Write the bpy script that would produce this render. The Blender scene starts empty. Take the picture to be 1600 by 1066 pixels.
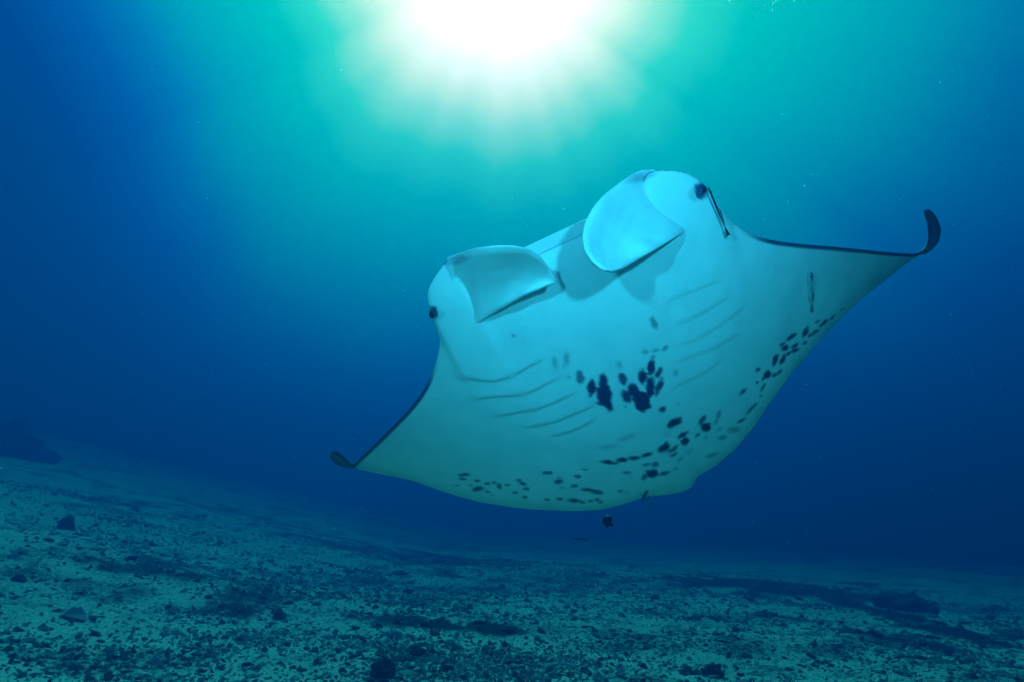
import bpy, bmesh, math, random
import numpy as np
from mathutils import Vector, Matrix

random.seed(7)
rng = np.random.default_rng(11)
S = bpy.context.scene
C = S.collection

# ------------------------------------------------------------------ camera
TILT = math.radians(17.6)
FPX = 953.0                       # focal length in pixels of the 1600-wide photograph
CAM_Z = 1.25
cam_data = bpy.data.cameras.new('camera')
cam_data.sensor_width = 36.0
cam_data.lens = 36.0 * FPX / 1600.0
cam_data.clip_start = 0.05
cam_data.clip_end = 500.0
cam = bpy.data.objects.new('camera', cam_data)
cam.location = (0, 0, CAM_Z)
cam.rotation_euler = (math.pi / 2 + TILT, 0, 0)
C.objects.link(cam)
S.camera = cam
FWD = np.array([0, math.cos(TILT), math.sin(TILT)])
UP = np.array([0, -math.sin(TILT), math.cos(TILT)])
CAM = np.array([0, 0, CAM_Z])


def c2w(v):                       # camera axes (right, up, forward) -> world
    v = np.asarray(v, float)
    return CAM + v[..., 0:1] * np.array([1., 0, 0]) + v[..., 1:2] * UP + v[..., 2:3] * FWD


def raydir(px, py):               # camera-space ray with unit forward component
    return np.stack([(np.asarray(px, float) - 800) / FPX, -(np.asarray(py, float) - 533) / FPX,
                     np.ones_like(np.asarray(px, float))], -1)


def at(px, py, d):                # a pixel at a given forward distance -> world
    return c2w(raydir(px, py) * d)


def lin(r, g, b):
    return tuple(((c / 255) / 12.92 if c <= 10 else ((c / 255 + .055) / 1.055) ** 2.4) for c in (r, g, b))


# ------------------------------------------------------------------ world: light of the open water, brightest round the sun
SUN_EL = math.radians(49.5)
SUN_AZ = math.radians(-1.6)       # from +Y towards +X
sun_dir = Vector((math.sin(SUN_AZ) * math.cos(SUN_EL), math.cos(SUN_AZ) * math.cos(SUN_EL), math.sin(SUN_EL)))

W = bpy.data.worlds.new('World')
S.world = W
W.use_nodes = True
wt = W.node_tree
wt.nodes.clear()


def node(t, kind, **kw):
    n = t.nodes.new(kind)
    for k, v in kw.items():
        setattr(n, k, v)
    return n


def math_node(t, op, a=None, b=None, clamp=False):
    n = node(t, 'ShaderNodeMath', operation=op, use_clamp=clamp)
    for i, v in enumerate((a, b)):
        if v is None:
            continue
        if isinstance(v, (int, float)):
            n.inputs[i].default_value = v
        else:
            t.links.new(v, n.inputs[i])
    return n.outputs[0]


def ramp(t, fac, stops, interp='LINEAR'):
    n = node(t, 'ShaderNodeValToRGB')
    t.links.new(fac, n.inputs[0])
    cr = n.color_ramp
    cr.interpolation = interp
    while len(cr.elements) > 1:
        cr.elements.remove(cr.elements[-1])
    cr.elements[0].position = stops[0][0]
    cr.elements[0].color = (*stops[0][1], 1)
    for p, c in stops[1:]:
        e = cr.elements.new(p)
        e.color = (*c, 1)
    return n.outputs[0]


tc = node(wt, 'ShaderNodeTexCoord')
nrm = node(wt, 'ShaderNodeVectorMath', operation='NORMALIZE')
wt.links.new(tc.outputs['Generated'], nrm.inputs[0])
dt = node(wt, 'ShaderNodeVectorMath', operation='DOT_PRODUCT')
wt.links.new(nrm.outputs[0], dt.inputs[0])
dt.inputs[1].default_value = sun_dir
cosang = math_node(wt, 'MINIMUM', dt.outputs['Value'], 0.99999)
theta = math_node(wt, 'ARCCOSINE', cosang)
# soft beams: the glow reaches a little farther along some directions round the sun
e1 = Vector((0, 0, 1)).cross(sun_dir).normalized()
e2 = sun_dir.cross(e1).normalized()
d1 = node(wt, 'ShaderNodeVectorMath', operation='DOT_PRODUCT')
wt.links.new(nrm.outputs[0], d1.inputs[0]); d1.inputs[1].default_value = e1
d2 = node(wt, 'ShaderNodeVectorMath', operation='DOT_PRODUCT')
wt.links.new(nrm.outputs[0], d2.inputs[0]); d2.inputs[1].default_value = e2
ln2 = math_node(wt, 'SQRT', math_node(wt, 'ADD', math_node(wt, 'ADD', math_node(wt, 'MULTIPLY', d1.outputs['Value'], d1.outputs['Value']),
                math_node(wt, 'MULTIPLY', d2.outputs['Value'], d2.outputs['Value'])), 1e-5))
comb = node(wt, 'ShaderNodeCombineXYZ')
wt.links.new(math_node(wt, 'DIVIDE', d1.outputs['Value'], ln2), comb.inputs[0])
wt.links.new(math_node(wt, 'DIVIDE', d2.outputs['Value'], ln2), comb.inputs[1])
nz = node(wt, 'ShaderNodeTexNoise')
nz.inputs['Scale'].default_value = 3.4
nz.inputs['Detail'].default_value = 3.5
wt.links.new(comb.outputs[0], nz.inputs['Vector'])
beam = math_node(wt, 'ADD', 1.0, math_node(wt, 'MULTIPLY', math_node(wt, 'SUBTRACT', nz.outputs['Fac'], 0.5), 0.36))
theta_b = math_node(wt, 'DIVIDE', theta, beam)
# towards the reef slope (-X) the water is shaded and deeper blue, towards the open sea (+X) a little lighter
sep = node(wt, 'ShaderNodeSeparateXYZ')
wt.links.new(nrm.outputs[0], sep.inputs[0])
lf = math_node(wt, 'MAXIMUM', math_node(wt, 'SUBTRACT', math_node(wt, 'MULTIPLY', sep.outputs[0], -1.0), .22), 0.0)
rt = math_node(wt, 'MAXIMUM', math_node(wt, 'SUBTRACT', sep.outputs[0], .2), 0.0)
theta_b = math_node(wt, 'ADD', theta_b, math_node(wt, 'MULTIPLY', math_node(wt, 'MULTIPLY', lf, lf), math.radians(210)))
theta_b = math_node(wt, 'SUBTRACT', theta_b, math_node(wt, 'MULTIPLY', math_node(wt, 'MULTIPLY', rt, rt), math.radians(-18)))
fac = math_node(wt, 'DIVIDE', theta_b, math.radians(120.0), clamp=True)
K = 1 / 120.0
stops = [(0, (12.0, 4.0, 3.4)), (5.6 * K, (10.0, 3.2, 2.6)), (9.8 * K, (5.6, 2.5, 1.25)), (12.5 * K, (2.2, 2.1, .84)),
         (15.6 * K, (.24, 1.75, .58)), (20 * K, (.0, 1.34, .47)), (25.5 * K, (.0, 1.12, .50)),
         (33 * K, (0, .84, .56)), (41 * K, (0, .40, .58)), (50 * K, (0, .14, .46)), (62 * K, (0, .02, .20)), (80 * K, lin(0, 14, 64)), (1, lin(0, 8, 42))]
col = ramp(wt, fac, stops)
bg = node(wt, 'ShaderNodeBackground')
wt.links.new(col, bg.inputs['Color'])
bg.inputs['Strength'].default_value = 1.05
wo = node(wt, 'ShaderNodeOutputWorld')
wt.links.new(bg.outputs[0], wo.inputs['Surface'])

# ------------------------------------------------------------------ sun (filtered by the water above) and the photographer's two strobes
sd = bpy.data.lights.new('sun', 'SUN')
sd.energy = 5.0
sd.angle = math.radians(14)
sd.color = (0.0, 0.92, 0.70)
sun = bpy.data.objects.new('sun', sd)
sun.rotation_euler = sun_dir.to_track_quat('Z', 'Y').to_euler()
C.objects.link(sun)
# the twin shadows of each head fin on the belly come from two flash units held left and right of the camera
for sx, en in ((-1, 74.0), (1, 74.0)):
    ld = bpy.data.lights.new('camera_strobe', 'SPOT')
    ld.energy = en
    ld.color = (0.035, 0.66, .97)
    ld.spot_size = math.radians(84)
    ld.spot_blend = 1.0
    ld.shadow_soft_size = 0.045
    lo = bpy.data.objects.new('camera_strobe', ld)
    p = c2w(np.array([[0.53 * sx, 0.51, 0.38]]))[0]
    aim = c2w(np.array([[0.18, 0.46, 1.9]]))[0]
    lo.location = p
    lo.rotation_euler = Vector(aim - p).to_track_quat('-Z', 'Y').to_euler()
    C.objects.link(lo)

S.view_settings.view_transform = 'Standard'
S.view_settings.look = 'None'
S.view_settings.exposure = 0.3
S.view_settings.gamma = 1.0
S.view_settings.use_curve_mapping = False
S.render.engine = 'CYCLES'
S.cycles.use_denoising = True
S.cycles.volume_bounces = 1
S.cycles.max_bounces = 6


# ------------------------------------------------------------------ helpers
def tag(o, label=None, cat=None, group=None, kind=None):
    if label: o['label'] = label
    if cat: o['category'] = cat
    if group: o['group'] = group
    if kind: o['kind'] = kind
    return o


def mesh_obj(name, verts, faces, mat, parent=None, smooth=True, attr=None):
    me = bpy.data.meshes.new(name)
    me.from_pydata([tuple(v) for v in np.asarray(verts, float)], [], [tuple(int(i) for i in f) for f in faces])
    if smooth:
        me.polygons.foreach_set('use_smooth', [True] * len(me.polygons))
    for an, av in (attr or {}).items():
        a = me.attributes.new(an, 'FLOAT', 'POINT')
        a.data.foreach_set('value', np.asarray(av, np.float32))
    if mat: me.materials.append(mat)
    me.update()
    o = bpy.data.objects.new(name, me)
    C.objects.link(o)
    if parent: o.parent = parent
    return o


def recalc(o):
    bm = bmesh.new(); bm.from_mesh(o.data)
    bmesh.ops.recalc_face_normals(bm, faces=bm.faces)
    bm.to_mesh(o.data); bm.free()


def empty(name, loc):
    o = bpy.data.objects.new(name, None)
    o.location = loc
    o.empty_display_size = .1
    C.objects.link(o)
    return o


def principled(name):
    m = bpy.data.materials.new(name)
    m.use_nodes = True
    t = m.node_tree
    return m, t, t.nodes['Principled BSDF']


def hash2(ix, iy, seed):
    h = (ix.astype(np.int64) * 374761393 + iy.astype(np.int64) * 668265263 + seed * 1442695041) & 0x7fffffff
    h = ((h ^ (h >> 13)) * 1274126177) & 0x7fffffff
    return ((h ^ (h >> 16)) & 0xffff) / 65535.0


def vnoise(x, y, seed=0):
    ix, iy = np.floor(x), np.floor(y)
    fx, fy = x - ix, y - iy
    fx = fx * fx * (3 - 2 * fx); fy = fy * fy * (3 - 2 * fy)
    a = hash2(ix, iy, seed); b = hash2(ix + 1, iy, seed)
    c = hash2(ix, iy + 1, seed); d = hash2(ix + 1, iy + 1, seed)
    return (a * (1 - fx) + b * fx) * (1 - fy) + (c * (1 - fx) + d * fx) * fy


def fbm(x, y, oct=4, seed=0):
    s = 0; amp = 1; tot = 0
    for k in range(oct):
        s = s + amp * vnoise(x * 2 ** k + 17.3 * k, y * 2 ** k - 9.1 * k, seed + k)
        tot += amp; amp *= .5
    return s / tot


def sstep(a, b, x):
    u = np.clip((x - a) / (b - a), 0, 1)
    return u * u * (3 - 2 * u)


# ------------------------------------------------------------------ seabed
def ground_base(x, y):
    z = 0.028 * (y - 5) - 0.045 * x
    z = z + 0.19 * np.logaddexp(0, (-x - 3.2) * 1.6) / 1.6
    z = z + 0.30 * (fbm(x * .22 + 3, y * .22, 2, 5) - .5) * sstep(2, 7, y)
    return z


def ground_z(x, y):
    x = np.asarray(x, float); y = np.asarray(y, float)
    z = ground_base(x, y)
    z = z + 0.11 * (fbm(x * 1.1, y * 1.1, 3, 21) - .5)
    z = z + 0.045 * (fbm(x * 5, y * 5, 3, 31) - .5)
    return z


def ground_hit(px, py):
    d = raydir(px, py); w = c2w(d) - CAM
    t = 2.0
    for _ in range(4000):
        p = CAM + w * t
        if p[2] < float(ground_base(np.array(p[0]), np.array(p[1]))):
            break
        t += 0.01
    return np.array([p[0], p[1], float(ground_z(np.array(p[0]), np.array(p[1])))]), t


# dark algae-covered patches of rubble, given where the photograph shows them
PATCH = []
for (px, py, wpx, hpx, st) in [(705, 985, 120, 16, 1.0), (610, 968, 80, 12, .7), (1415, 965, 65, 34, 1.0), (1400, 1000, 90, 16, .7),
                               (1190, 918, 150, 12, .9), (1310, 930, 90, 10, .7), (420, 925, 110, 18, .55), (240, 885, 150, 22, .55),
                               (560, 860, 130, 12, .5), (700, 875, 120, 10, .6), (860, 905, 90, 10, .4), (1090, 965, 60, 8, .4),
                               (350, 800, 110, 12, .35), (120, 920, 60, 18, .35), (1290, 1020, 60, 8, .4), (930, 1010, 60, 8, .35),
                               (1230, 965, 60, 8, .5), (1560, 985, 40, 8, .35), (370, 955, 60, 12, .5), (180, 1020, 60, 10, .3)]:
    p, t = ground_hit(px, py)
    pl, _ = ground_hit(px, min(py + hpx, 1064)); pu, _ = ground_hit(px, py - hpx * .8)
    PATCH.append((p[0], p[1], wpx / FPX * t, max(.2, abs(pu[1] - pl[1]) * .5), st))


def patch_amount(x, y):
    v = np.zeros_like(x)
    wob = (fbm(x * 1.7, y * 1.7, 3, 77) - .5) * 1.7 + (fbm(x * 6, y * 6, 2, 83) - .5) * .9
    for (cx, cy, rx, ry, st) in PATCH:
        d = np.sqrt(((x - cx) / rx) ** 2 + ((y - cy) / ry) ** 2) + wob
        v = np.maximum(v, st * (1 - sstep(.55, 1.25, d)))
    return v


ang = np.concatenate([np.arange(-180, -62, 3.0), np.arange(-62, 62, .22), np.arange(62, 180, 3.0)])
ang = np.radians(ang)
rad = np.exp(np.arange(math.log(0.6), math.log(46), .0145))
A, R_ = np.meshgrid(ang, rad)
GX = (np.sin(A) * R_); GY = (np.cos(A) * R_)
GZ = ground_z(GX, GY)
dk = patch_amount(GX, GY)
dusky = .22 * sstep(.45, .72, fbm(GX * .42 + 7, GY * .55, 4, 141)) + .16 * sstep(.5, .75, fbm(GX * 2.3, GY * 2.6, 3, 151))
dark = np.clip(np.maximum(dk * (.40 + .75 * fbm(GX * 5, GY * 6, 3, 161)), dusky), 0, 1)
# crusty lumps where the patches lie
GZ = GZ + dark * 0.06 * fbm(GX * 7, GY * 7, 2, 91)
nr, na = GX.shape
gv = np.stack([GX, GY, GZ], -1).reshape(-1, 3)
gf = []
idx = np.arange(nr * na).reshape(nr, na)
nxt = np.roll(idx, -1, axis=1)
q = np.stack([idx[:-1], idx[1:], nxt[1:], nxt[:-1]], -1).reshape(-1, 4)
centre = len(gv)
gv = np.vstack([gv, [[0, 0, float(ground_z(np.array(0.), np.array(0.)))]]])
tri = [(centre, idx[0, j], nxt[0, j]) for j in range(na)]

m_sand, t, b = principled('coral_sand')
tcn = node(t, 'ShaderNodeTexCoord')
nA = node(t, 'ShaderNodeTexNoise'); nA.inputs['Scale'].default_value = 17; nA.inputs['Detail'].default_value = 7; nA.inputs['Roughness'].default_value = .65
nB = node(t, 'ShaderNodeTexNoise'); nB.inputs['Scale'].default_value = 1.3; nB.inputs['Detail'].default_value = 4
nV = node(t, 'ShaderNodeTexVoronoi'); nV.inputs['Scale'].default_value = 24
for n in (nA, nB, nV):
    t.links.new(tcn.outputs['Object'], n.inputs['Vector'])
at1 = node(t, 'ShaderNodeAttribute', attribute_name='algae')
sp = math_node(t, 'ADD', math_node(t, 'MULTIPLY', nA.outputs['Fac'], .75), math_node(t, 'MULTIPLY', math_node(t, 'SUBTRACT', nB.outputs['Fac'], .25), .9))
sp = math_node(t, 'ADD', sp, math_node(t, 'MULTIPLY', at1.outputs['Fac'], -.62))
colr = ramp(t, sp, [(.10, (.02, .024, .026)), (.30, (.07, .075, .075)), (.40, (.30, .32, .29)), (.52, (.64, .65, .59)), (.85, (.78, .78, .72))])
t.links.new(colr, b.inputs['Base Color'])
b.inputs['Roughness'].default_value = .95
b.inputs['Specular IOR Level'].default_value = .1
bp = node(t, 'ShaderNodeBump'); bp.inputs['Strength'].default_value = .8; bp.inputs['Distance'].default_value = .04
t.links.new(math_node(t, 'ADD', nA.outputs['Fac'], math_node(t, 'MULTIPLY', nV.outputs['Distance'], .4)), bp.inputs['Height'])
t.links.new(bp.outputs[0], b.inputs['Normal'])
seabed = mesh_obj('seabed', gv, list(q) + tri, m_sand, attr={'algae': np.append(dark.ravel(), 0)})
tag(seabed, 'pale sandy seabed strewn with dark broken coral rubble', 'seabed', kind='structure')

# rock and rubble material: dark encrusted, pale on worn faces
m_rock, t, b = principled('encrusted_rock')
tcn = node(t, 'ShaderNodeTexCoord')
nA = node(t, 'ShaderNodeTexNoise'); nA.inputs['Scale'].default_value = 22; nA.inputs['Detail'].default_value = 5
t.links.new(tcn.outputs['Object'], nA.inputs['Vector'])
t.links.new(ramp(t, nA.outputs['Fac'], [(.35, (.014, .017, .02)), (.58, (.05, .056, .058)), (.75, (.16, .16, .14))]), b.inputs['Base Color'])
b.inputs['Roughness'].default_value = .9
bp = node(t, 'ShaderNodeBump'); bp.inputs['Strength'].default_value = .9; bp.inputs['Distance'].default_value = .02
t.links.new(nA.outputs['Fac'], bp.inputs['Height']); t.links.new(bp.outputs[0], b.inputs['Normal'])

m_rub, t, b = principled('coral_rubble')
a2 = node(t, 'ShaderNodeAttribute', attribute_name='tone')
tcn = node(t, 'ShaderNodeTexCoord')
nA = node(t, 'ShaderNodeTexNoise'); nA.inputs['Scale'].default_value = 40; nA.inputs['Detail'].default_value = 3
t.links.new(tcn.outputs['Object'], nA.inputs['Vector'])
v = math_node(t, 'ADD', a2.outputs['Fac'], math_node(t, 'MULTIPLY', math_node(t, 'SUBTRACT', nA.outputs['Fac'], .5), .3))
t.links.new(ramp(t, v, [(0, (.035, .04, .044)), (.45, (.13, .14, .135)), (.8, (.48, .49, .46)), (1, (.68, .68, .63))]), b.inputs['Base Color'])
b.inputs['Roughness'].default_value = .9


def ico(sub):
    bm = bmesh.new()
    bmesh.ops.create_icosphere(bm, subdivisions=sub, radius=1.0)
    v = np.array([x.co[:] for x in bm.verts]); f = [[w.index for w in fc.verts] for fc in bm.faces]
    bm.free()
    return v, np.array(f)


def noise3(v, sc, seed):
    return (fbm(v[:, 0] * sc + 31, v[:, 1] * sc + v[:, 2] * sc * 1.7 + 11, 3, seed) + fbm(v[:, 2] * sc + 5, v[:, 0] * sc * 1.3 - v[:, 1] * sc, 3, seed + 9)) / 2 - .5


# fine rubble: thousands of finger-sized fragments, one mass
iv, ifc = ico(1)
pts = []
N = 64000
aa = rng.uniform(-50, 50, N * 3); rr = np.exp(rng.uniform(math.log(4.2), math.log(20), N * 3))
X = np.sin(np.radians(aa)) * rr; Y = np.cos(np.radians(aa)) * rr
keep = rng.random(N * 3) < (0.22 + .65 * sstep(.44, .66, fbm(X * .6, Y * .9, 4, 45)) + .5 * patch_amount(X, Y))
X, Y = X[keep][:N], Y[keep][:N]
Z = ground_z(X, Y); PA = patch_amount(X, Y)
n = len(X)
base_sz = rng.lognormal(math.log(.0105), .5, n) * (1 + .03 * np.hypot(X, Y))
ax = base_sz * rng.uniform(.9, 2.4, n); ay = base_sz * rng.uniform(.6, 1.1, n); az = base_sz * rng.uniform(.45, .95, n)
th = rng.uniform(0, 2 * math.pi, n); tl = rng.normal(0, .35, n)
oct_v = np.array([[1, 0, 0], [.3, .9, .1], [-.9, .35, 0], [-.5, -.8, -.1], [.55, -.8, .1], [.25, .1, 1], [-.45, -.1, .8], [0, 0, -.8]])
oct_f = [(0, 1, 5), (1, 2, 6), (1, 6, 5), (2, 3, 6), (3, 4, 5), (3, 5, 6), (4, 0, 5), (1, 0, 7), (2, 1, 7), (3, 2, 7), (4, 3, 7), (0, 4, 7)]
V = oct_v[None] * (1 + rng.uniform(-.28, .28, (n, 8, 3)))
V = V * np.stack([ax, ay, az], -1)[:, None, :]
xr = V[..., 0] * np.cos(tl)[:, None] - V[..., 2] * np.sin(tl)[:, None]; zr = V[..., 0] * np.sin(tl)[:, None] + V[..., 2] * np.cos(tl)[:, None]
xx = xr * np.cos(th)[:, None] - V[..., 1] * np.sin(th)[:, None]; yy = xr * np.sin(th)[:, None] + V[..., 1] * np.cos(th)[:, None]
V = np.stack([xx + X[:, None], yy + Y[:, None], zr + (Z + az * .25)[:, None]], -1).reshape(-1, 3)
F = (np.array(oct_f)[None] + (np.arange(n) * 8)[:, None, None]).reshape(-1, 3)
tone = np.clip(np.where(rng.random(n) < .46, rng.uniform(.05, .6, n), rng.uniform(.55, 1, n)) - PA * .4, 0, 1)
rub = mesh_obj('coral_rubble', V, F, m_rub, parent=seabed, smooth=False, attr={'tone': np.repeat(tone, 8)})
tag(rub, kind='stuff')

# larger stones that can be picked out one by one: pieces of the seabed
stone_meshes = []
iv2, if2 = ico(2)
for k in range(10):
    v = iv2.copy() * (1 + 1.1 * noise3(iv2 * 1.0 + k * 3.7, 1.3, 100 + k))[:, None]
    v = v * np.array([1.25, .9, .62])
    me = bpy.data.meshes.new('stone')
    me.from_pydata([tuple(p) for p in v], [], [tuple(int(i) for i in f) for f in if2])
    me.materials.append(m_rock)
    stone_meshes.append(me)
made = 0
tries = 0
while made < 130 and tries < 20000:
    tries += 1
    a_ = math.radians(random.uniform(-43, 43)); r_ = math.exp(random.uniform(math.log(4.8), math.log(13)))
    x, y = math.sin(a_) * r_, math.cos(a_) * r_
    pa = float(patch_amount(np.array([x]), np.array([y]))[0])
    if random.random() > .25 + .75 * pa: continue
    sz = random.uniform(.018, .040) * (1 + .07 * (r_ - 4.8)) * (1.35 if pa > .5 else 1)
    if random.random() < .08: sz *= 1.6
    o = bpy.data.objects.new('stone', stone_meshes[made % 10])
    o.location = (x, y, float(ground_z(np.array(x), np.array(y))) + sz * .22 + (.03 * pa))
    o.scale = (sz * random.uniform(.8, 1.5), sz * random.uniform(.7, 1.1), sz * random.uniform(.6, 1.05))
    o.rotation_euler = (random.uniform(-.3, .3), random.uniform(-.3, .3), random.uniform(0, 6.28))
    o.parent = seabed
    C.objects.link(o)
    made += 1

# named rocks and coral heads standing on the bottom
iv4, if4 = ico(4)


def rock(name, label, cat, px, py_base, wpx, hpx, seed, rough=.9, freq=1.6, depth=1.0, sink=.06, dist=None, knobs=0):
    if dist is None:
        p, tt = ground_hit(px, py_base)
    else:
        w = c2w(raydir(px, py_base)) - CAM
        p = CAM + w * dist; tt = dist
        p[2] = float(ground_z(np.array(p[0]), np.array(p[1])))
    rw = wpx / FPX * tt / 2; h = hpx / FPX * tt
    v = iv4.copy()
    v = v * (1 + rough * noise3(v + seed * 2.3, freq, seed) + .35 * rough * noise3(v + seed, freq * 4, seed + 3))[:, None]
    rs = np.random.default_rng(seed)
    for k in range(knobs):            # coral knobs: local swellings
        d = rs.normal(size=3); d[2] = abs(d[2]) * .8; d /= np.linalg.norm(d)
        g = np.exp(-((1 - (iv4 @ d)) / rs.uniform(.02, .06)))
        v = v * (1 + g * rs.uniform(.12, .3))[:, None]
    v[:, 2] = np.where(v[:, 2] > 0, v[:, 2], v[:, 2] * .5)
    v[:, 2] = v[:, 2] / v[:, 2].max()
    v = v * np.array([rw / np.abs(v[:, 0]).max(), rw * depth / np.abs(v[:, 0]).max(), h])
    o = mesh_obj(name, v, if4, m_rock)
    o.location = p - np.array([0, 0, sink * h])
    return tag(o, label, cat)


rock('rock', 'dark knobbly rock standing alone on the pale rubble', 'rock', 600, 1058, 44, 32, 3, 1.0, 1.7, knobs=14)
rock('rock', 'low dark rock with a lumpy forked top on bare sand', 'rock', 1112, 1050, 40, 18, 8, 1.2, 2.0, knobs=8)
rock('rock', 'squat dark boulder on the rubble slope below the reef outcrop', 'rock', 102, 827, 27, 24, 12, .8, 1.4)
rock('coral_mound', 'broad dark coral mound rising from the blackish algae patch', 'coral', 1415, 952, 84, 30, 17, .8, 1.5, knobs=18)
rock('rock', 'small dark stone lump in front of the broad coral mound', 'rock', 1366, 996, 26, 14, 21, .9, 1.6)
rock('rock', 'small brownish coral lump on the bright greenish rubble', 'rock', 436, 968, 22, 16, 25, 1.0, 1.8, knobs=6)
rock('rock', 'flat dark slab of coral lying behind the lone knobbly rock', 'rock', 648, 1026, 38, 13, 29, .9, 1.7)
rock('reef_outcrop', 'large dark reef outcrop fading into blue at the top of the slope', 'reef', 4, 708, 150, 74, 33, 1.0, 1.5, depth=.8, knobs=26, sink=.22)

# ------------------------------------------------------------------ manta ray
# pose: l = lateral (picture right), a = towards the tail, nv = out of the belly; found by fitting eyes, fin tips and tail
lv = np.array([0.916, 0.3747, -0.1433]); av = np.array([0.3908, -0.7527, 0.5298]); nv = np.array([0.0906, -0.5413, -0.8359])
lv /= np.linalg.norm(lv); av -= av @ lv * lv; av /= np.linalg.norm(av); nv = np.cross(lv, av)
C0 = np.array([0.113, 0.345, 1.80])


def fmid(s, tt):                      # the disc bends away from the belly towards the fin tips
    e = np.maximum(0, np.abs(s) - .30)
    k = np.where(s < 0, .42, .36)
    return -k * e ** 1.9


def to_disc(px, py):
    d = raydir(px, py)
    D = 2.2
    for _ in range(60):
        P = d * D - C0
        s, t_, n_ = P @ lv, P @ av, P @ nv
        err = n_ - float(fmid(np.array(s), np.array(t_)))
        D -= err / (d @ nv) * .7
    P = d * D - C0
    return P @ lv, P @ av, D


def disc_pt(s, t_):
    n_ = fmid(s, t_)
    return C0 + s[..., None] * lv + t_[..., None] * av + n_[..., None] * nv


front_px = [(552, 727), (562, 717), (580, 700), (610, 670), (640, 639), (658, 616), (670, 595), (680, 570), (686, 548), (688, 528), (681, 506),
            (672, 487), (667, 468), (669, 450), (679, 431), (692, 414), (702, 404), (714, 412), (728, 438), (745, 442), (790, 421), (842, 397), (912, 365),
            (960, 343), (990, 330), (1003, 300), (1008, 272), (1022, 266), (1045, 266), (1070, 269), (1088, 278), (1102, 290), (1116, 308), (1128, 328), (1142, 347), (1166, 362),
            (1185, 370), (1210, 376), (1250, 381), (1300, 385), (1350, 390), (1400, 395), (1425, 396.5), (1437, 395)]
rear_px = [(552, 731), (575, 737), (600, 742), (625, 747), (650, 753), (700, 771), (750, 785), (800, 793), (850, 797), (900, 798.5), (940, 796), (975, 787),
           (1000, 778), (1012, 774), (1025, 774), (1045, 771.5), (1065, 768), (1080, 761), (1086, 751), (1088, 744), (1100, 738), (1120, 726), (1150, 700), (1180, 664), (1200, 633), (1230, 592), (1260, 556),
           (1290, 522), (1320, 491), (1350, 464), (1390, 432), (1420, 409), (1437, 398)]
FS = np.array([to_disc(*p)[:2] for p in front_px]); RS = np.array([to_disc(*p)[:2] for p in rear_px])


def mono(a):
    a = a.copy()
    for i in range(1, len(a)):
        if a[i, 0] <= a[i - 1, 0]: a[i, 0] = a[i - 1, 0] + 1e-3
    return a


FS, RS = mono(FS), mono(RS)
s0, s1 = max(FS[0, 0], RS[0, 0]), min(FS[-1, 0], RS[-1, 0])
NS, NC = 460, 190
ss = np.linspace(s0, s1, NS)


def smooth1(y, k):
    w = np.hanning(k * 2 + 1); w /= w.sum()
    return np.convolve(np.pad(y, k, mode='edge'), w, 'valid')


tf = smooth1(np.interp(ss, FS[:, 0], FS[:, 1]), 4)
tr = smooth1(np.interp(ss, RS[:, 0], RS[:, 1]), 4)
tr = np.maximum(tr, tf + .012)
cc = np.linspace(0, 1, NC) ** 1.15
SS = np.repeat(ss[:, None], NC, 1)
TT = tf[:, None] + (tr - tf)[:, None] * cc[None]
MID = disc_pt(SS, TT)
# per-station bend normal
ds = 1e-3
slope = (fmid(ss + ds, ss) - fmid(ss - ds, ss)) / (2 * ds)
NRM = nv[None] - slope[:, None] * lv[None]
NRM /= np.linalg.norm(NRM, axis=1)[:, None]
span = np.minimum(1, np.abs(ss) / np.where(ss < 0, abs(s0), s1))
prof_v = (cc ** .62 * (1 - cc) ** .6); prof_v /= prof_v.max()
prof_d = (cc ** .85 * (1 - cc) ** 1.1); prof_d /= prof_d.max()
tv = .085 * np.exp(-(ss / .50) ** 2) + .012 * (1 - span) + .003
td = .20 * np.exp(-(ss / .46) ** 2) + .045 * (1 - span ** 1.5) + .007
VEN = MID + NRM[:, None] * (tv[:, None] * prof_v[None])[..., None]
DOR = MID - NRM[:, None] * (td[:, None] * prof_d[None] + .0015 * np.sin(math.pi * cc)[None])[..., None]


def project(P):
    return np.stack([800 + FPX * P[..., 0] / P[..., 2], 533 - FPX * P[..., 1] / P[..., 2]], -1)


# belly relief: gill slits as overlapping flaps, soft muscle shapes
GILLS = [[(710, 592), (730, 592), (752, 595), (771, 596), (792, 591), (811, 582), (830, 571), (849, 562)],
         [(736, 626), (755, 623), (780, 620), (811, 618), (836, 610), (855, 599), (874, 591)],
         [(772, 653), (799, 647.5), (830, 642), (861, 632), (886, 619), (902, 614)],
         [(819, 670), (846, 665), (867, 660), (892, 649), (930, 633)],
         [(860, 683), (880, 679), (899, 672.5), (930, 657)],
         [(1040, 474), (1062, 463), (1083, 456), (1099, 449), (1124, 440)],
         [(1050, 510), (1078, 500), (1099, 490), (1124, 473), (1140, 465)],
         [(1052, 543), (1087, 533), (1116, 515), (1144, 496), (1169, 475)],
         [(1050, 570), (1087, 556), (1116, 545.6), (1140, 531), (1159, 523)],
         [(1047, 610), (1078, 595), (1103, 583), (1128, 564)]]
UV = project(VEN)
relief = np.zeros(UV.shape[:2]); slit = np.zeros(UV.shape[:2])
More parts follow.
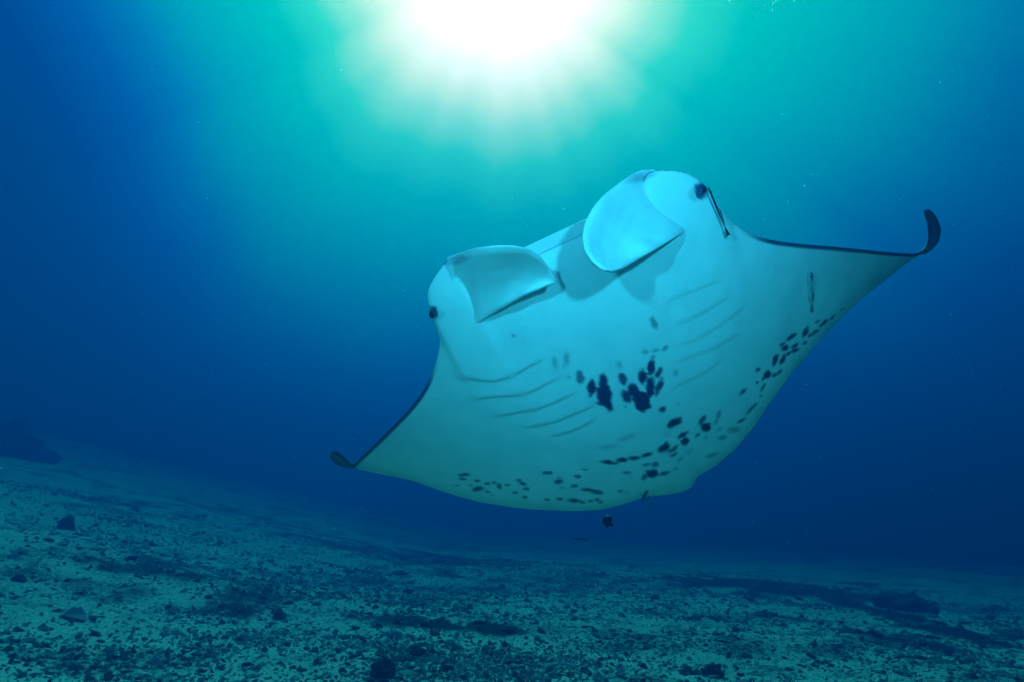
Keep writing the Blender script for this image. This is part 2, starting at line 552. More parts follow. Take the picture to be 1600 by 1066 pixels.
for gi, g in enumerate(GILLS):
    g = np.array(g, float)
    gx = np.linspace(g[0, 0], g[-1, 0], 80); gy = smooth1(np.interp(gx, g[:, 0], g[:, 1]), 5)
    yline = np.interp(UV[..., 0], gx, gy)
    slope_g = abs((gy[-1] - gy[0]) / (gx[-1] - gx[0]))
    dd = (UV[..., 1] - yline) / math.sqrt(1 + slope_g ** 2)          # + is aft of the slit
    u = (UV[..., 0] - gx[0]) / (gx[-1] - gx[0])
    ext = np.clip(np.minimum(u + .06, 1.06 - u) / .22, 0, 1); ext = ext * ext * (3 - 2 * ext)
    amp = .0080 if gi < 5 else .0046
    relief += ext * amp * np.where(dd < 0, np.exp(dd / 23.0), -.35 * np.exp(-dd / 7.0)) * (1 - np.exp(-np.abs(dd) / (2.4 if gi < 5 else 4.0)))
    w_ = ext * np.exp(-(dd / 1.1) ** 2) * (np.minimum(1, np.maximum(0, 1.15 - u) * 1.4) if gi < 5 else .02)
    slit = np.maximum(slit, w_)
VEN = VEN + NRM[:, None] * relief[..., None]
VEN = VEN + NRM[:, None] * (.006 * (fbm(SS * 5, TT * 5, 3, 61) - .5) * np.sin(math.pi * cc)[None])[..., None]
UV = project(VEN)

SPOTS = [(1022, 505, 10, 5, -65, .6), (867, 567, 9, 4, -80, .45), (885, 561, 10, 4, 88, .5), (881, 572, 3, 3, 0, .3), (906, 590, 11, 6.5, -75, .75), (889, 590, 2.5, 2, 0, .5),
         (924, 606, 12, 6.5, 82, 1), (942, 599, 14, 7, -85, 1), (944, 616, 17, 12, -80, 1), (951, 632, 12, 6, -72, 1), (938, 631, 7, 3, -10, 1), (968, 571, 6, 4, -70, .4), (973, 593, 10, 6, -68, .92),
         (979, 620, 11, 7.5, -58, .97), (990, 610, 12, 9, -60, 1), (1003, 627, 18, 13, -62, 1), (1004, 589, 13, 6.5, -85, 1), (1018, 574.5, 12, 6.5, 86, 1), (1016, 604, 17, 8, 88, 1), (1029, 583, 9, 4, 58, .95), (1030, 604, 13, 5.5, 68, .95),
         (1008, 550, 5, 4, 0, .5), (1025, 548, 6, 2.5, 10, .55), (1039, 544, 5.5, 3, 48, .65), (1020, 558, 4, 3, 20, .7), (1056, 583, 5, 3, 60, .5), (1035, 639.6, 6.5, 4.5, 25, .95), (1059, 631, 3, 2, 0, .3), (978, 636, 2, 2, 0, .5),
         (1054, 660.5, 13, 6, 32, 1), (1097, 656.6, 8, 3.5, 50, .9), (1103, 668, 8.5, 7, 45, 1), (1090, 680, 5, 2.3, 45, .9), (1123, 648, 7, 3, 75, .6), (1118, 660, 4.5, 2.3, 50, .5), (1124, 670, 4, 3, 30, .3), (1129, 684, 7, 3.3, 15, .6), (1146, 672, 9, 5, 5, .5),
         (1067, 680, 8.5, 4, 25, 1), (1070.5, 690, 7, 6, 40, 1), (1042, 679, 7, 4, 20, .2), (1038, 699.5, 10, 6, 35, 1), (1052, 702, 9, 3.3, 38, .9), (1052, 711, 7, 2.6, 25, .85), (1041, 691, 3, 2, 0, .6), (1063, 717.5, 4.5, 2.5, 35, .5),
         (1078, 706, 6, 3, 30, .3), (1103, 684, 4, 2.5, 60, .4), (1112, 711, 9, 3, 15, .6), (980, 684, 15, 4, 20, .32), (951, 698, 15, 3.5, 5, .32), (949, 722, 10, 3.3, 0, 1), (960, 724, 8, 2.5, 0, .9), (972.5, 719, 9, 4, 3, 1), (991, 716, 9, 3.5, 6, 1),
         (1011, 711, 9, 3.5, 17, 1), (1011, 726, 8, 2.5, 10, .7), (1024, 726, 6, 4, 0, .8), (980, 739, 7, 2.5, 0, .6), (1018, 740, 11, 6.5, 5, 1), (1008, 745, 7, 4, 50, .9), (1038, 740, 9, 3, 15, .9), (1055, 733, 5, 2, 20, .4), (969, 768, 5, 2.5, 5, .7), (979, 770, 3, 2, 0, .4),
         (725, 742, 8, 2.8, 5, .9), (723, 748.5, 6, 2, -5, .8), (714, 759, 5, 1.6, 0, .5), (746, 751.5, 5.5, 2, 0, .8), (747, 764, 9, 3.6, 10, .9), (735, 758.5, 3.5, 1.6, -10, .6), (762, 756, 5, 2.2, 0, .9), (772, 754.6, 4, 2, 0, .8), (780.5, 760, 4.5, 3.6, -50, .9),
         (793, 758, 4.5, 2, 0, .8), (762, 769, 5, 2, -15, .8), (770, 774, 4, 1.4, 0, .4), (811, 750.6, 5, 2.5, 0, .9), (816.5, 756, 6, 2.4, -20, .9), (822.5, 764, 5, 2.5, 0, .8), (805.5, 770, 4.5, 2.5, 0, .8), (820, 777, 5, 2, 0, .8), (856, 739, 7.5, 2.5, 0, .9),
         (873, 752.5, 6.5, 4, 5, .9), (873, 746, 4, 1.7, 0, .6), (879, 762.5, 5, 1.6, 0, .4), (903, 744.6, 5.5, 2.6, 0, .8), (897, 759.6, 5.5, 2.5, 10, .9), (913, 734, 6, 1.6, 0, .6), (855, 781, 5, 2.2, 0, .8), (875, 780, 5, 2.2, 0, .8), (896.5, 782, 10, 3.1, 0, .95),
         (910.5, 785, 5, 2.2, 0, .8), (923, 783, 4.5, 2, 0, .8), (933, 781, 5, 2.2, 10, .8), (938.5, 785, 4, 2.5, 0, .7), (917.5, 765.6, 10, 2.5, -3, .9), (932.5, 769, 9, 3.8, -10, .9),
         (1236, 527, 9, 3, 38, 1), (1259, 519, 9, 4, 65, 1), (1278, 502.5, 5, 2.2, 30, .7), (1287, 505, 9, 2.5, 42, 1), (1301, 496, 7, 2.4, 42, .9), (1274, 519, 7, 3, 30, 1), (1266, 524, 5, 2.2, 40, .9), (1242, 540, 7, 3, 35, 1), (1226, 544, 6, 4.3, 20, 1), (1222, 538.5, 5, 2.5, 20, .9),
         (1257, 536, 5, 2.5, 35, .8), (1242, 548, 7, 3.3, 25, 1), (1223.5, 561, 8.5, 3.4, 60, 1), (1233, 552, 5, 2.5, 40, 1), (1211, 563, 8.5, 4, 68, 1), (1184, 578, 4.5, 3, 45, .9), (1199.6, 585, 7, 6, 45, 1), (1193, 592, 4.5, 2.5, 50, .9), (1209.5, 587, 5, 3, 30, .9), (1218.5, 581, 5, 2.5, 45, .8), (1183, 598, 3, 2.5, 40, .9),
         (1192.6, 605, 7, 2.5, 60, .9), (1161.6, 611.7, 7, 2.5, 45, .9), (1189, 619, 3, 2, 30, .6), (1173, 640, 11, 2.4, 50, .8), (1180, 633, 5, 2, 45, .7), (1159, 657, 7, 2.5, 30, .9), (1325, 475, 9, 3, 35, .3), (1315, 484, 6, 2.5, 40, .5),
         (802, 525, 3, 2.5, 20, .6), (814, 497, 1.4, 1.4, 0, .4),
         (1094, 299, 13, 9, -68, .95), (1100, 292, 10, 6, -60, 1), (678, 489, 10, 7, -60, .95), (1086, 303, 10, 12, 0, .28), (684, 492, 10, 9, 0, .25), (1003, 276, 22, 7, 20, .40), (712, 406, 18, 7, 10, .42)]


def pigment_at(uv):
    p = np.zeros(uv.shape[:-1])
    wob = (fbm(uv[..., 0] * .20, uv[..., 1] * .20, 4, 15) - .5) * 1.5
    for (x, y, rx, ry, a_, al) in SPOTS:
        msk = (np.abs(uv[..., 0] - x) < 30) & (np.abs(uv[..., 1] - y) < 30)
        if not msk.any(): continue
        c_, s_ = math.cos(math.radians(a_)), math.sin(math.radians(a_))
        dx = uv[..., 0][msk] - x; dy = -(uv[..., 1][msk] - y)
        q_ = np.sqrt(((dx * c_ + dy * s_) / rx) ** 2 + ((-dx * s_ + dy * c_) / ry) ** 2) + wob[msk] * min(.6, 3. / ry + .15)
        soft = min(.6, 2.0 / ry) * (1.6 if al < .6 else 1)
        v_ = al * (1 - sstep(1 - soft, 1 + soft, q_))
        p[msk] = np.maximum(p[msk], v_)
    return p


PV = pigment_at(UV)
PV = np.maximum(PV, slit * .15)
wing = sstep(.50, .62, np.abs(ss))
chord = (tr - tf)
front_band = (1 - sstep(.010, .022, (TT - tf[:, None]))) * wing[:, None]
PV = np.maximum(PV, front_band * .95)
rearm = (1 - sstep(0, .13, tr[:, None] - TT)) * (.30 + .25 * sstep(.3, .9, ss)[:, None]) * (.4 + fbm(SS * 14, TT * 14, 3, 8))  # grey rear margin of the skin, deepened to paint in strobe falloff
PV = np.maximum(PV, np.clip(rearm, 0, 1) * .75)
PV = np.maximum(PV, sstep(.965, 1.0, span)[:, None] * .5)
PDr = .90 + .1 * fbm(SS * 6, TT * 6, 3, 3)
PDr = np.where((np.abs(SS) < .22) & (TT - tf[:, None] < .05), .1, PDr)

# mouth: upper jaw stands proud of the lower jaw between the head fins
mm = sstep(.30, .22, np.abs(ss - .0))
NM = 10
lip = MID[:, 0] + (-.042 * mm)[:, None] * nv - (.020 * mm)[:, None] * av
lip_top = lip + (-.010 * mm)[:, None] * nv + (.003 * mm)[:, None] * av
inner = MID[:, 0] + (-.034 * mm)[:, None] * nv + (.060 * mm)[:, None] * av
chin_in = MID[:, 0] + (-.008 * mm)[:, None] * nv + (.050 * mm)[:, None] * av
# raise the dorsal front so that it meets the lip
blend = np.exp(-((TT - tf[:, None]) / .10) ** 2) * mm[:, None]
DOR = DOR - nv * (.055 * blend)[..., None]
DOR[:, 0] = lip_top

ring = [VEN[:, j] for j in range(NC)] + [DOR[:, j] for j in range(NC - 2, -1, -1)] + [lip, inner, chin_in]
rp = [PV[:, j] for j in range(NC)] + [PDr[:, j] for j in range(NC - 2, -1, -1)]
edge = np.maximum(wing * .9, .85 * sstep(.24, .30, np.abs(ss)) * (1 - sstep(.40, .44, np.abs(ss))))
rp += [edge, edge * 1, edge * 1]
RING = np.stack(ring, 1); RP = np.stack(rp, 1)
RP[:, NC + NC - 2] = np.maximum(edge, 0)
nring = RING.shape[1]


def tip(stations, d_bend, prev_front, prev_rear, nsub=26):
    # curled fin tip: front and rear edge pixels with their distances, continued from the last wing station
    fr = [prev_front] + [raydir(p[0], p[1]) * (d_bend + p[2]) for p, _ in stations]
    re = [prev_rear] + [raydir(p[0], p[1]) * (d_bend + p[2]) for _, p in stations]
    fr, re = np.array(fr), np.array(re)

    def cr(P, u):
        n_ = len(P) - 1
        out = []
        for x in u * n_:
            i = min(int(x), n_ - 1); w = x - i
            p0, p1, p2, p3 = P[max(i - 1, 0)], P[i], P[i + 1], P[min(i + 2, n_)]
            out.append(.5 * ((2 * p1) + (-p0 + p2) * w + (2 * p0 - 5 * p1 + 4 * p2 - p3) * w * w + (-p0 + 3 * p1 - 3 * p2 + p3) * w ** 3))
        return np.array(out)
    u = np.linspace(0, 1, nsub + 1)[1:]
    return cr(fr, u), cr(re, u)


def tip_rings(F_, R2, thick, n_prev):
    out, pg = [], []
    for i in range(len(F_)):
        ch = R2[i] - F_[i]
        tan = F_[min(i + 1, len(F_) - 1)] - F_[max(i - 1, 0)]
        nn = np.cross(tan, ch); nn /= (np.linalg.norm(nn) + 1e-9)
        if nn @ n_prev < 0: nn = -nn
        nn = nn * .5 + n_prev * .5; nn /= np.linalg.norm(nn); n_prev = nn
        w = 1 - .75 * (i / len(F_)) ** 3
        mid = F_[i] + cc[:, None] * ch
        ve = mid + nn * (thick * w * prof_v)[:, None]; do = mid - nn * (thick * w * prof_d)[:, None]
        r = [ve[j] for j in range(NC)] + [do[j] for j in range(NC - 2, -1, -1)] + [mid[0]] * 3
        out.append(np.array(r))
        inner_light = .95 - .10 * np.sin(math.pi * np.clip((cc - .1) / .55, 0, 1)) * (1 if i > 2 else .3)
        pg.append(np.concatenate([inner_light, np.full(NC - 1, .95), np.full(3, .95)]))
    return np.array(out), np.array(pg)


Dr = MID[-1, 0, 2]; Dl = MID[0, 0, 2]
fr, rr2 = tip([((1444, 389, -.01), (1453, 391, .03)), ((1450, 375, -.01), (1466, 377, .05)), ((1449, 352, .0), (1469.5, 358, .05)), ((1444.5, 336, .01), (1462, 338, .04)), ((1443, 329.5, .02), (1452, 327.5, .03))], Dr, MID[-1, 0], MID[-1, -1])
TR, TRP = tip_rings(fr, rr2, .010, NRM[-1])
fl, rl2 = tip([((546, 722, -.01), (544, 731, .03)), ((537, 713, -.01), (534, 729.5, .05)), ((528, 706.5, .0), (523, 724, .05)), ((521, 705, .01), (517, 716, .04)), ((518, 707, .02), (516.5, 711, .03))], Dl, MID[0, 0], MID[0, -1])
TL, TLP = tip_rings(fl, rl2, .010, NRM[0])
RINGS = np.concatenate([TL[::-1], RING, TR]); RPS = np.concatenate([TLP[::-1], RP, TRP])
NSt = len(RINGS)
base_pt = c2w((C0 + .6 * av)[None])[0]
bv = c2w(RINGS.reshape(-1, 3)) - base_pt
ii = np.arange(NSt * nring).reshape(NSt, nring)
nx = np.roll(ii, -1, 1)
bf = np.stack([ii[:-1], nx[:-1], nx[1:], ii[1:]], -1).reshape(-1, 4)
# drop the duplicated last ring edge where lip and front coincide: kept, welded later
verts = [bv]; faces = [f for f in bf]; pig = [RPS.ravel()]
off = len(bv)
faces += [tuple(ii[0][::-1]), tuple(ii[-1])]


def add_sheet(top, bot, dep_top, dep_bot, cup, thick, nu=64, nw=40, ripple=0.0, fold=0.0, seed=0):
    """head fin: a thick curved leaf between its upper and lower edge (pixels, root first) with distances"""
    global off
    top, bot = np.array(top, float), np.array(bot, float)

    def res(P, dep):
        seg = np.r_[0, np.cumsum(np.linalg.norm(np.diff(P, axis=0), axis=1))]; seg /= seg[-1]
        u = np.linspace(0, 1, nu)
        x = smooth1(np.interp(u, seg, P[:, 0]), 2); y = smooth1(np.interp(u, seg, P[:, 1]), 2)
        x[0], y[0], x[-1], y[-1] = P[0, 0], P[0, 1], P[-1, 0], P[-1, 1]
        d = np.interp(u, np.linspace(0, 1, len(dep)), dep)
        d = smooth1(d, 5)
        return raydir(x, y) * d[:, None]
    T_, B_ = res(top, dep_top), res(bot, dep_bot)
    w = .5 - .5 * np.cos(np.linspace(0, math.pi, nw))
    G = T_[:, None] + (B_ - T_)[:, None] * w[None, :, None]
    view = G / np.linalg.norm(G, axis=-1)[..., None]
    uu = np.linspace(0, 1, nu)[:, None]
    bulge = cup * np.sin(math.pi * w)[None] * np.sin(math.pi * np.clip(uu * .9 + .08, 0, 1))
    bulge = bulge + fold * np.exp(-((uu - .10) / .085) ** 2) * (.35 + .65 * np.sin(math.pi * np.clip(w * .8 + .1, 0, 1)))[None]
    if ripple:
        ph = 6.5 * uu * 3.2 + w[None] * 5 + 2.5 * fbm(uu * 4 + w[None] * 2, w[None] * 3 + uu, 2, seed)
        bulge = bulge + ripple * np.sin(ph) * sstep(.45, 1.0, w)[None] * sstep(.25, .55, uu) * (1 - sstep(.8, 1, uu))
        bulge = bulge + ripple * 1.0 * (fbm(uu * 7 + 0 * w[None], w[None] * 7 + 0 * uu, 3, seed + 2) - .5)
    G = G + view * bulge[..., None]
    du = np.gradient(G, axis=0); dw = np.gradient(G, axis=1)
    nn = np.cross(du, dw); nn /= (np.linalg.norm(nn, axis=-1)[..., None] + 1e-9)
    sg = np.sign((nn * -view).sum(-1).mean()); nn = nn * sg
    nn[-2:] = nn[-3]
    e = np.minimum(1, np.sqrt(np.clip(np.minimum(w, 1 - w)[None] * 14, 0, 1)) * np.ones((nu, 1)))
    e = np.minimum(e, np.sqrt(np.clip((1 - uu) * 14, 0, 1)) * np.ones((1, nw)))
    th_ = thick * e
    Fr = G + nn * (th_ * .5)[..., None]; Bk = G - nn * (th_ * .5)[..., None]
    ring_ = np.concatenate([Fr, Bk[:, ::-1][:, 1:-1]], 1)
    m_ = ring_.shape[1]
    pv_f = pigment_at(project(Fr)) * 1.0
    pv_b = np.full((nu, nw - 2), .45)
    verts.append(c2w(ring_.reshape(-1, 3)) - base_pt)
    pig.append(np.concatenate([pv_f, pv_b], 1).ravel())
    k = np.arange(nu * m_).reshape(nu, m_) + off
    k2 = np.roll(k, -1, 1)
    faces.extend(np.stack([k[:-1], k[1:], k2[1:], k2[:-1]], -1).reshape(-1, 4))
    faces.append(tuple(k[0])); faces.append(tuple(k[-1][::-1]))
    off += nu * m_


def depth_at(px, py):
    return to_disc(px, py)[2]


dl0 = depth_at(702, 404); dl1 = depth_at(720, 522); dr0 = depth_at(1020, 267); dr1 = depth_at(1086, 353)
# left head fin
lt = [(699, 402), (712, 397), (740, 388), (770, 384), (800, 383.5), (825, 388), (845, 401), (858, 419), (868, 437), (867, 441)]
lb = [(722, 523), (735, 514), (750, 504), (772, 489), (795, 476), (815, 464), (835, 455), (850, 449), (862, 444.5), (867, 441)]
add_sheet(lt, lb, [depth_at(*p) - o for p, o in zip(lt, (.02, .08, .16, .205, .215, .21, .19, .165, .13, .115))],
          [depth_at(*p) - o for p, o in zip(lb, (.05, .06, .065, .075, .085, .10, .11, .115, .118, .115))], .036, .014, fold=.035, ripple=.003, seed=3)
# right head fin
add_sheet([(1022, 265), (1000, 266), (985, 274), (965, 288), (945, 303), (928, 322), (915, 345), (910, 368), (913, 390), (924, 408), (938, 419), (950, 422.5)],
          [(1088, 351), (1076, 358), (1060, 368), (1042, 379), (1022, 391), (1003, 402), (987, 411.5), (975, 419), (965, 422), (958, 423), (950, 422.5)],
          [dr0 + .01, dr0 - .03, dr0 - .08, dr0 - .11, dr0 - .11], [dr1 - .02, dr1 - .09, dr1 - .13, dr1 - .14, dr0 - .11], .03, .016, fold=.035, ripple=.008, seed=9)


def add_tube(pts, radii, pgv, seg=10):
    global off
    pts = np.array(pts); n_ = len(pts)
    u = np.linspace(0, n_ - 1, n_ * 6)
    P = np.stack([smooth1(np.interp(u, np.arange(n_), pts[:, k]), 3) for k in range(3)], 1)
    Rr = np.interp(u, np.arange(n_), radii); PG = np.interp(u, np.arange(n_), pgv)
    out = []
    for i in range(len(P)):
        tg = P[min(i + 1, len(P) - 1)] - P[max(i - 1, 0)]; tg /= np.linalg.norm(tg)
        e_1 = np.cross(tg, [.2, .3, .9]); e_1 /= np.linalg.norm(e_1); e_2 = np.cross(tg, e_1)
        a_ = np.linspace(0, 2 * math.pi, seg, endpoint=False)
        out.append(P[i] + Rr[i] * (np.cos(a_)[:, None] * e_1 + np.sin(a_)[:, None] * e_2))
    out = np.array(out)
    verts.append(c2w(out.reshape(-1, 3)) - base_pt); pig.append(np.repeat(PG, seg))
    k = np.arange(len(P) * seg).reshape(len(P), seg) + off; k2 = np.roll(k, -1, 1)
    faces.extend(np.stack([k[:-1], k[1:], k2[1:], k2[:-1]], -1).reshape(-1, 4))
    faces.append(tuple(k[0])); faces.append(tuple(k[-1][::-1]))
    off += len(P) * seg


dt_ = depth_at(1013, 752)
add_tube([raydir(1013, 748) * (dt_ + .02), raydir(1013.5, 757) * (dt_ - .035), raydir(1010, 769) * (dt_ - .03), raydir(1006, 777) * (dt_ - .02), raydir(1004.5, 782) * (dt_ - .01)], [.014, .010, .006, .006, .003], [.2, .35, .9, .95, .95])
add_tube([raydir(1016, 758) * (dt_ + .0), raydir(1019, 772) * (dt_ + .02), raydir(1017, 790) * (dt_ + .10), raydir(1008, 808) * (dt_ + .2), raydir(992, 825) * (dt_ + .32), raydir(968, 836) * (dt_ + .45)], [.008, .004, .0025, .0018, .0014, .0008], [.4, .6, .7, .75, .75, .75])
BV = np.vstack(verts)

m_skin, t, b = principled('manta_skin')
a1 = node(t, 'ShaderNodeAttribute', attribute_name='pigment')
tcn = node(t, 'ShaderNodeTexCoord')
nA = node(t, 'ShaderNodeTexNoise'); nA.inputs['Scale'].default_value = 9; nA.inputs['Detail'].default_value = 6; nA.inputs['Roughness'].default_value = .6
nB = node(t, 'ShaderNodeTexNoise'); nB.inputs['Scale'].default_value = 140; nB.inputs['Detail'].default_value = 3
for n in (nA, nB): t.links.new(tcn.outputs['Object'], n.inputs['Vector'])
white = ramp(t, nA.outputs['Fac'], [(.28, (.68, .71, .72)), (.5, (.77, .78, .78)), (.72, (.83, .83, .82))])
mixn = node(t, 'ShaderNodeMix', data_type='RGBA')
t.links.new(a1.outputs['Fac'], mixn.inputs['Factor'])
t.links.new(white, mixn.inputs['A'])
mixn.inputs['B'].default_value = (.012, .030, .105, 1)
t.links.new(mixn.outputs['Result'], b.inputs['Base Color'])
b.inputs['Roughness'].default_value = .62
b.inputs['Specular IOR Level'].default_value = .25
bp = node(t, 'ShaderNodeBump'); bp.inputs['Strength'].default_value = .25; bp.inputs['Distance'].default_value = .003
t.links.new(nB.outputs['Fac'], bp.inputs['Height']); t.links.new(bp.outputs[0], b.inputs['Normal'])

manta = empty('manta_ray', base_pt)
tag(manta, 'large manta ray gliding with its white spotted belly and open head fins showing', 'manta ray')
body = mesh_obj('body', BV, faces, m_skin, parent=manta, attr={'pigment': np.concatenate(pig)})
bm = bmesh.new(); bm.from_mesh(body.data)
bmesh.ops.remove_doubles(bm, verts=bm.verts, dist=1e-5)
bmesh.ops.recalc_face_normals(bm, faces=bm.faces)
bm.to_mesh(body.data); bm.free()
body.data.polygons.foreach_set('use_smooth', [True] * len(body.data.polygons))

m_eye, t, b = principled('eye_black')
b.inputs['Base Color'].default_value = (.006, .008, .014, 1); b.inputs['Roughness'].default_value = .15
ev, ef = ico(3)
for (px, py, dd) in ((1096, 298, .0), (677.5, 489, .0)):
    D = depth_at(px, py) + dd
    p = c2w((raydir(px, py) * D)[None])[0] - base_pt
    o = mesh_obj('eye', ev * np.array([.013, .015, .019]), ef, m_eye, parent=manta)
    o.location = p
    o.rotation_euler = (0, .4, 0)


# ------------------------------------------------------------------ fish
def fish_mat(name, c1, c2, rough=.4):
    m, t, b = principled(name)
    tcn = node(t, 'ShaderNodeTexCoord')
    nA = node(t, 'ShaderNodeTexNoise'); nA.inputs['Scale'].default_value = 60
    t.links.new(tcn.outputs['Object'], nA.inputs['Vector'])
    t.links.new(ramp(t, nA.outputs['Fac'], [(.35, c1), (.7, c2)]), b.inputs['Base Color'])
    b.inputs['Roughness'].default_value = rough
    return m


def orient(head, tail, side_hint):
    x = Vector(head) - Vector(tail); L = x.length; x.normalize()
    y = Vector(side_hint); y = (y - y.dot(x) * x).normalized()
    z = x.cross(y)
    M = Matrix((x, y, z)).transposed().to_4x4()
    return M, L


def make_fish(name, label, head, tail, hint, prof, width, mat, finmat, fins, bend=0.0, cat='fish', eye=True, sucker=False):
    """prof: (position 0 head .. 1 tail root, half height); all relative to length. x towards the head, z up of the fish"""
    M, L = orient(head, tail, hint)
    root = empty(name, (0, 0, 0))
    mid = (Vector(head) + Vector(tail)) / 2
    root.matrix_world = Matrix.Translation(mid) @ M
    tag(root, label, cat)
    us = np.linspace(0, 1, 28); seg = 14
    pr = np.array(prof); hh = smooth1(np.interp(us, pr[:, 0], pr[:, 1]), 2)
    hh[0] *= .5
    v, f = [], []
    for i, u in enumerate(us):
        x = (.5 - u * .84) * L
        yb = bend * L * math.sin(u * 3.0)
        for a_ in np.linspace(0, 2 * math.pi, seg, endpoint=False):
            v.append((x, yb + math.sin(a_) * hh[i] * width * L, math.cos(a_) * hh[i] * L))
    k = np.arange(28 * seg).reshape(28, seg); k2 = np.roll(k, -1, 1)
    f = list(np.stack([k[:-1], k2[:-1], k2[1:], k[1:]], -1).reshape(-1, 4)) + [tuple(k[0][::-1]), tuple(k[-1])]
    o = mesh_obj('body', v, f, mat, parent=root); recalc(o)
    yt = bend * L * math.sin(3.0)
    for nm, outline in fins:                    # thin tapered blades with real thickness
        ol = np.array(outline) * L
        n_ = len(ol); yy_ = yt if nm == 'tail_fin' else bend * L * math.sin(1.5)
        th_ = .006 * L
        vv = [(p[0], yy_ - th_, p[1]) for p in ol] + [(p[0], yy_ + th_, p[1]) for p in ol]
        ff = [tuple(range(n_))[::-1], tuple(range(n_, 2 * n_))] + [(i, (i + 1) % n_, n_ + (i + 1) % n_, n_ + i) for i in range(n_)]
        o = mesh_obj(nm, vv, ff, finmat, parent=root, smooth=False); recalc(o)
    if eye:
        hx = float(np.interp(.14, us, hh))
        for sgn in (-1, 1):
            o = mesh_obj('eye', ev * .018 * L, ef, m_eye, parent=root)
            o.location = ((.5 - .14 * .84) * L, sgn * hx * width * L * .85, hx * .3 * L)
    if sucker:
        o = mesh_obj('sucker_disc', iv2 * np.array([.11, .038, .010]) * L, if2, finmat, parent=root)
        o.location = (.36 * L, 0, float(np.interp(.16, us, hh)) * L)
    return root


m_rem = fish_mat('remora_pale', (.30, .36, .40), (.50, .55, .58))
m_remf = fish_mat('remora_fin', (.06, .08, .11), (.12, .15, .19))
m_dark = fish_mat('dark_fish', (.004, .005, .010), (.012, .014, .022), .5)
tailfin = [(-.30, .016), (-.40, .024), (-.5, .030), (-.49, .0), (-.5, -.030), (-.40, -.024), (-.30, -.016)]
slim = [(0, .012), (.06, .035), (.2, .055), (.4, .06), (.65, .045), (.9, .018), (1, .014)]
long_dorsal = [(-.02, .055), (-.10, .072), (-.2, .055), (-.3, .025), (-.2, .03)]
long_anal = [(-.02, -.055), (-.10, -.072), (-.2, -.055), (-.3, -.025), (-.2, -.03)]
belly_out = (lambda v: v[0] * np.array([1., 0, 0]) + v[1] * UP + v[2] * FWD)(nv)
side = (lambda v: v[0] * np.array([1., 0, 0]) + v[1] * UP + v[2] * FWD)(lv)
dA, dB = depth_at(1264.5, 424) - .035, depth_at(1269, 488) - .035
make_fish('remora', 'small pale remora riding under the manta ray\'s outstretched fin', at(1264.5, 424, dA), at(1269, 488, dB), belly_out,
          slim, .75, m_rem, m_remf, [('tail_fin', tailfin), ('dorsal_fin', long_dorsal), ('anal_fin', long_anal)], bend=-.02, sucker=True)
dA, dB = depth_at(1104, 287) - .03, depth_at(1138, 368) - .06
make_fish('remora', 'slender dark striped remora swimming beside the manta ray\'s eye', at(1106, 291, dA), at(1138.5, 369, dB), belly_out,
          [(0, .006), (.1, .014), (.4, .019), (.7, .014), (1, .006)], .9, m_dark, m_dark, [('tail_fin', [(-.33, .01), (-.42, .025), (-.5, .03), (-.48, 0), (-.5, -.03), (-.42, -.025), (-.33, -.01)]), ('dorsal_fin', [(.1, .028), (-.02, .042), (-.2, .03), (-.3, .012)])])
make_fish('reef_fish', 'small deep bodied black fish below the manta ray\'s tail', at(943, 809, 4.2), at(957.5, 822, 4.1), c2w(np.array([[0, 0, -1.]]))[0] - CAM,
          [(0, .06), (.1, .20), (.3, .32), (.5, .33), (.75, .20), (.92, .09), (1, .07)], .45, m_dark, m_dark,
          [('tail_fin', [(-.28, .07), (-.5, .11), (-.47, 0), (-.5, -.11), (-.28, -.07)]), ('dorsal_fin', [(.15, .28), (.0, .37), (-.16, .32), (-.26, .14), (-.1, .2)]), ('anal_fin', [(.0, -.28), (-.12, -.36), (-.26, -.2), (-.2, -.1)])])
make_fish('reef_fish', 'thin pencil shaped dark fish gliding just above the seabed', at(894, 841, 4.6), at(922, 843.5, 4.7), c2w(np.array([[0, 0, -1.]]))[0] - CAM,
          [(0, .010), (.12, .028), (.4, .038), (.7, .030), (1, .012)], .8, m_dark, m_dark,
          [('tail_fin', [(-.33, .012), (-.42, .03), (-.5, .05), (-.46, 0), (-.5, -.05), (-.42, -.03), (-.33, -.012)]), ('dorsal_fin', [(-.05, .03), (-.12, .055), (-.25, .02)])])

# ------------------------------------------------------------------ drifting specks and rising bubbles
m_speck, t, b = principled('plankton')
b.inputs['Base Color'].default_value = (.7, .75, .7, 1); b.inputs['Roughness'].default_value = .6
vv, ff = [], []
o4 = np.array([[1, 0, 0], [-1, 0, 0], [0, 1, 0], [0, -1, 0], [0, 0, 1], [0, 0, -1.]])
f8 = [(0, 2, 4), (2, 1, 4), (1, 3, 4), (3, 0, 4), (2, 0, 5), (1, 2, 5), (3, 1, 5), (0, 3, 5)]
for k in range(300):
    px, py, d = random.uniform(-80, 1680), random.uniform(-40, 1000), random.uniform(.9, 3.5)
    p = at(px, py, d)
    if p[2] < .9: continue
    r = random.uniform(.0007, .0016) * (.55 + .28 * d)
    base = len(vv)
    for q_ in o4: vv.append(tuple(p + q_ * r * np.array([random.uniform(.6, 1.5), 1, random.uniform(.6, 1.5)])))
    ff += [tuple(base + i for i in f_) for f_ in f8]
tag(mesh_obj('plankton', vv, ff, m_speck), 'fine pale specks of plankton drifting in the water', 'plankton', kind='stuff')
m_bub, t, b = principled('bubble')
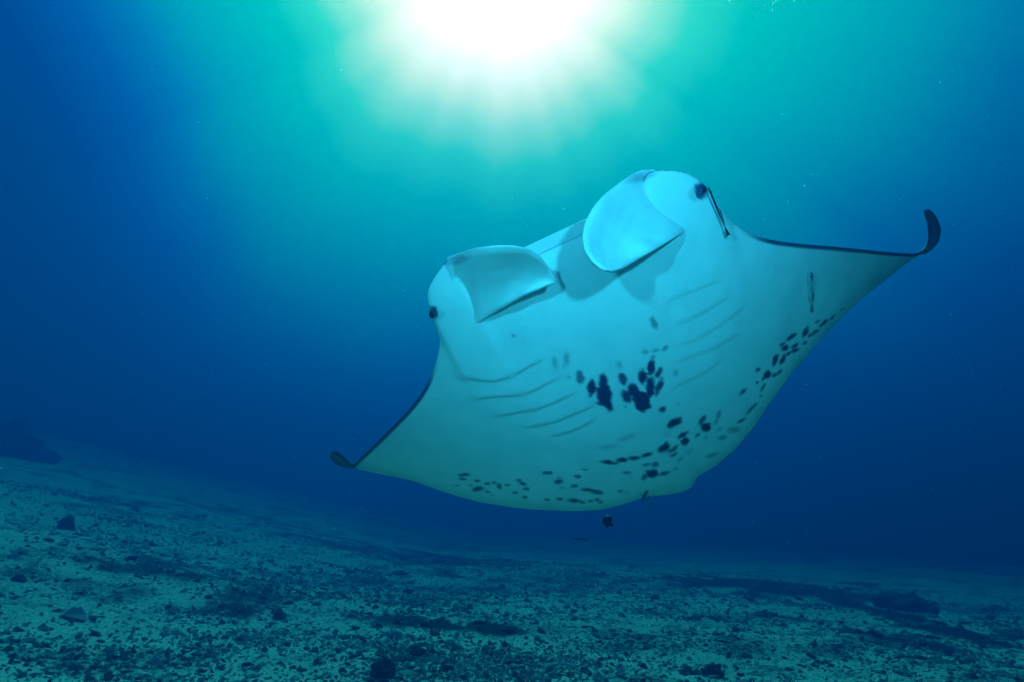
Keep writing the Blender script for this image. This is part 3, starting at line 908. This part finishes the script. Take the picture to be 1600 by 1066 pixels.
b.inputs['Base Color'].default_value = (.98, 1, 1, 1); b.inputs['Roughness'].default_value = .02; b.inputs['Transmission Weight'].default_value = 1.0; b.inputs['IOR'].default_value = .85
vv, ff = [], []
bv1, bf1 = ico(1)
for k in range(70):
    px, py = random.gauss(1190, 30), abs(random.gauss(0, 9)) * (1 if k % 3 else -1)
    p = at(px, py, 4.2 + random.uniform(-.3, .3)); r = random.uniform(.0015, .005)
    base = len(vv); vv += [tuple(p + q_ * r) for q_ in bv1]; ff += [tuple(base + i for i in f_) for f_ in bf1]
tag(mesh_obj('bubbles', vv, ff, m_bub), 'cluster of tiny silvery bubbles high in the water', 'bubbles', kind='stuff')

# ------------------------------------------------------------------ haze: the water itself
zmin = float(gv[:, 2].min()) - 1.0
ztop = max(float(gv[:, 2].max()), 5.0) + .4
H = 48.0
hv = [(-H, -H, zmin), (H, -H, zmin), (H, H, zmin), (-H, H, zmin), (-H, -H, ztop), (H, -H, ztop), (H, H, ztop), (-H, H, ztop)]
hf = [(0, 3, 2, 1), (4, 5, 6, 7), (0, 1, 5, 4), (1, 2, 6, 5), (2, 3, 7, 6), (3, 0, 4, 7)]
m_haze = bpy.data.materials.new('water_haze')
m_haze.use_nodes = True
t = m_haze.node_tree
t.nodes.clear()
pv = node(t, 'ShaderNodeVolumePrincipled')
pv.inputs['Color'].default_value = (0.0, 0.10, 0.43, 1)
pv.inputs['Density'].default_value = 0.10
pv.inputs['Anisotropy'].default_value = 0.52
mo = node(t, 'ShaderNodeOutputMaterial')
va = node(t, 'ShaderNodeVolumeAbsorption')     # sea water swallows red first
va.inputs['Color'].default_value = (0, 1, 1, 1)
va.inputs['Density'].default_value = 0.08
ad = node(t, 'ShaderNodeAddShader')
t.links.new(pv.outputs[0], ad.inputs[0]); t.links.new(va.outputs[0], ad.inputs[1])
t.links.new(ad.outputs[0], mo.inputs['Volume'])
haze = mesh_obj('haze', hv, hf, m_haze, smooth=False)
tag(haze, 'blue sea water thickening with distance', 'water', kind='stuff')
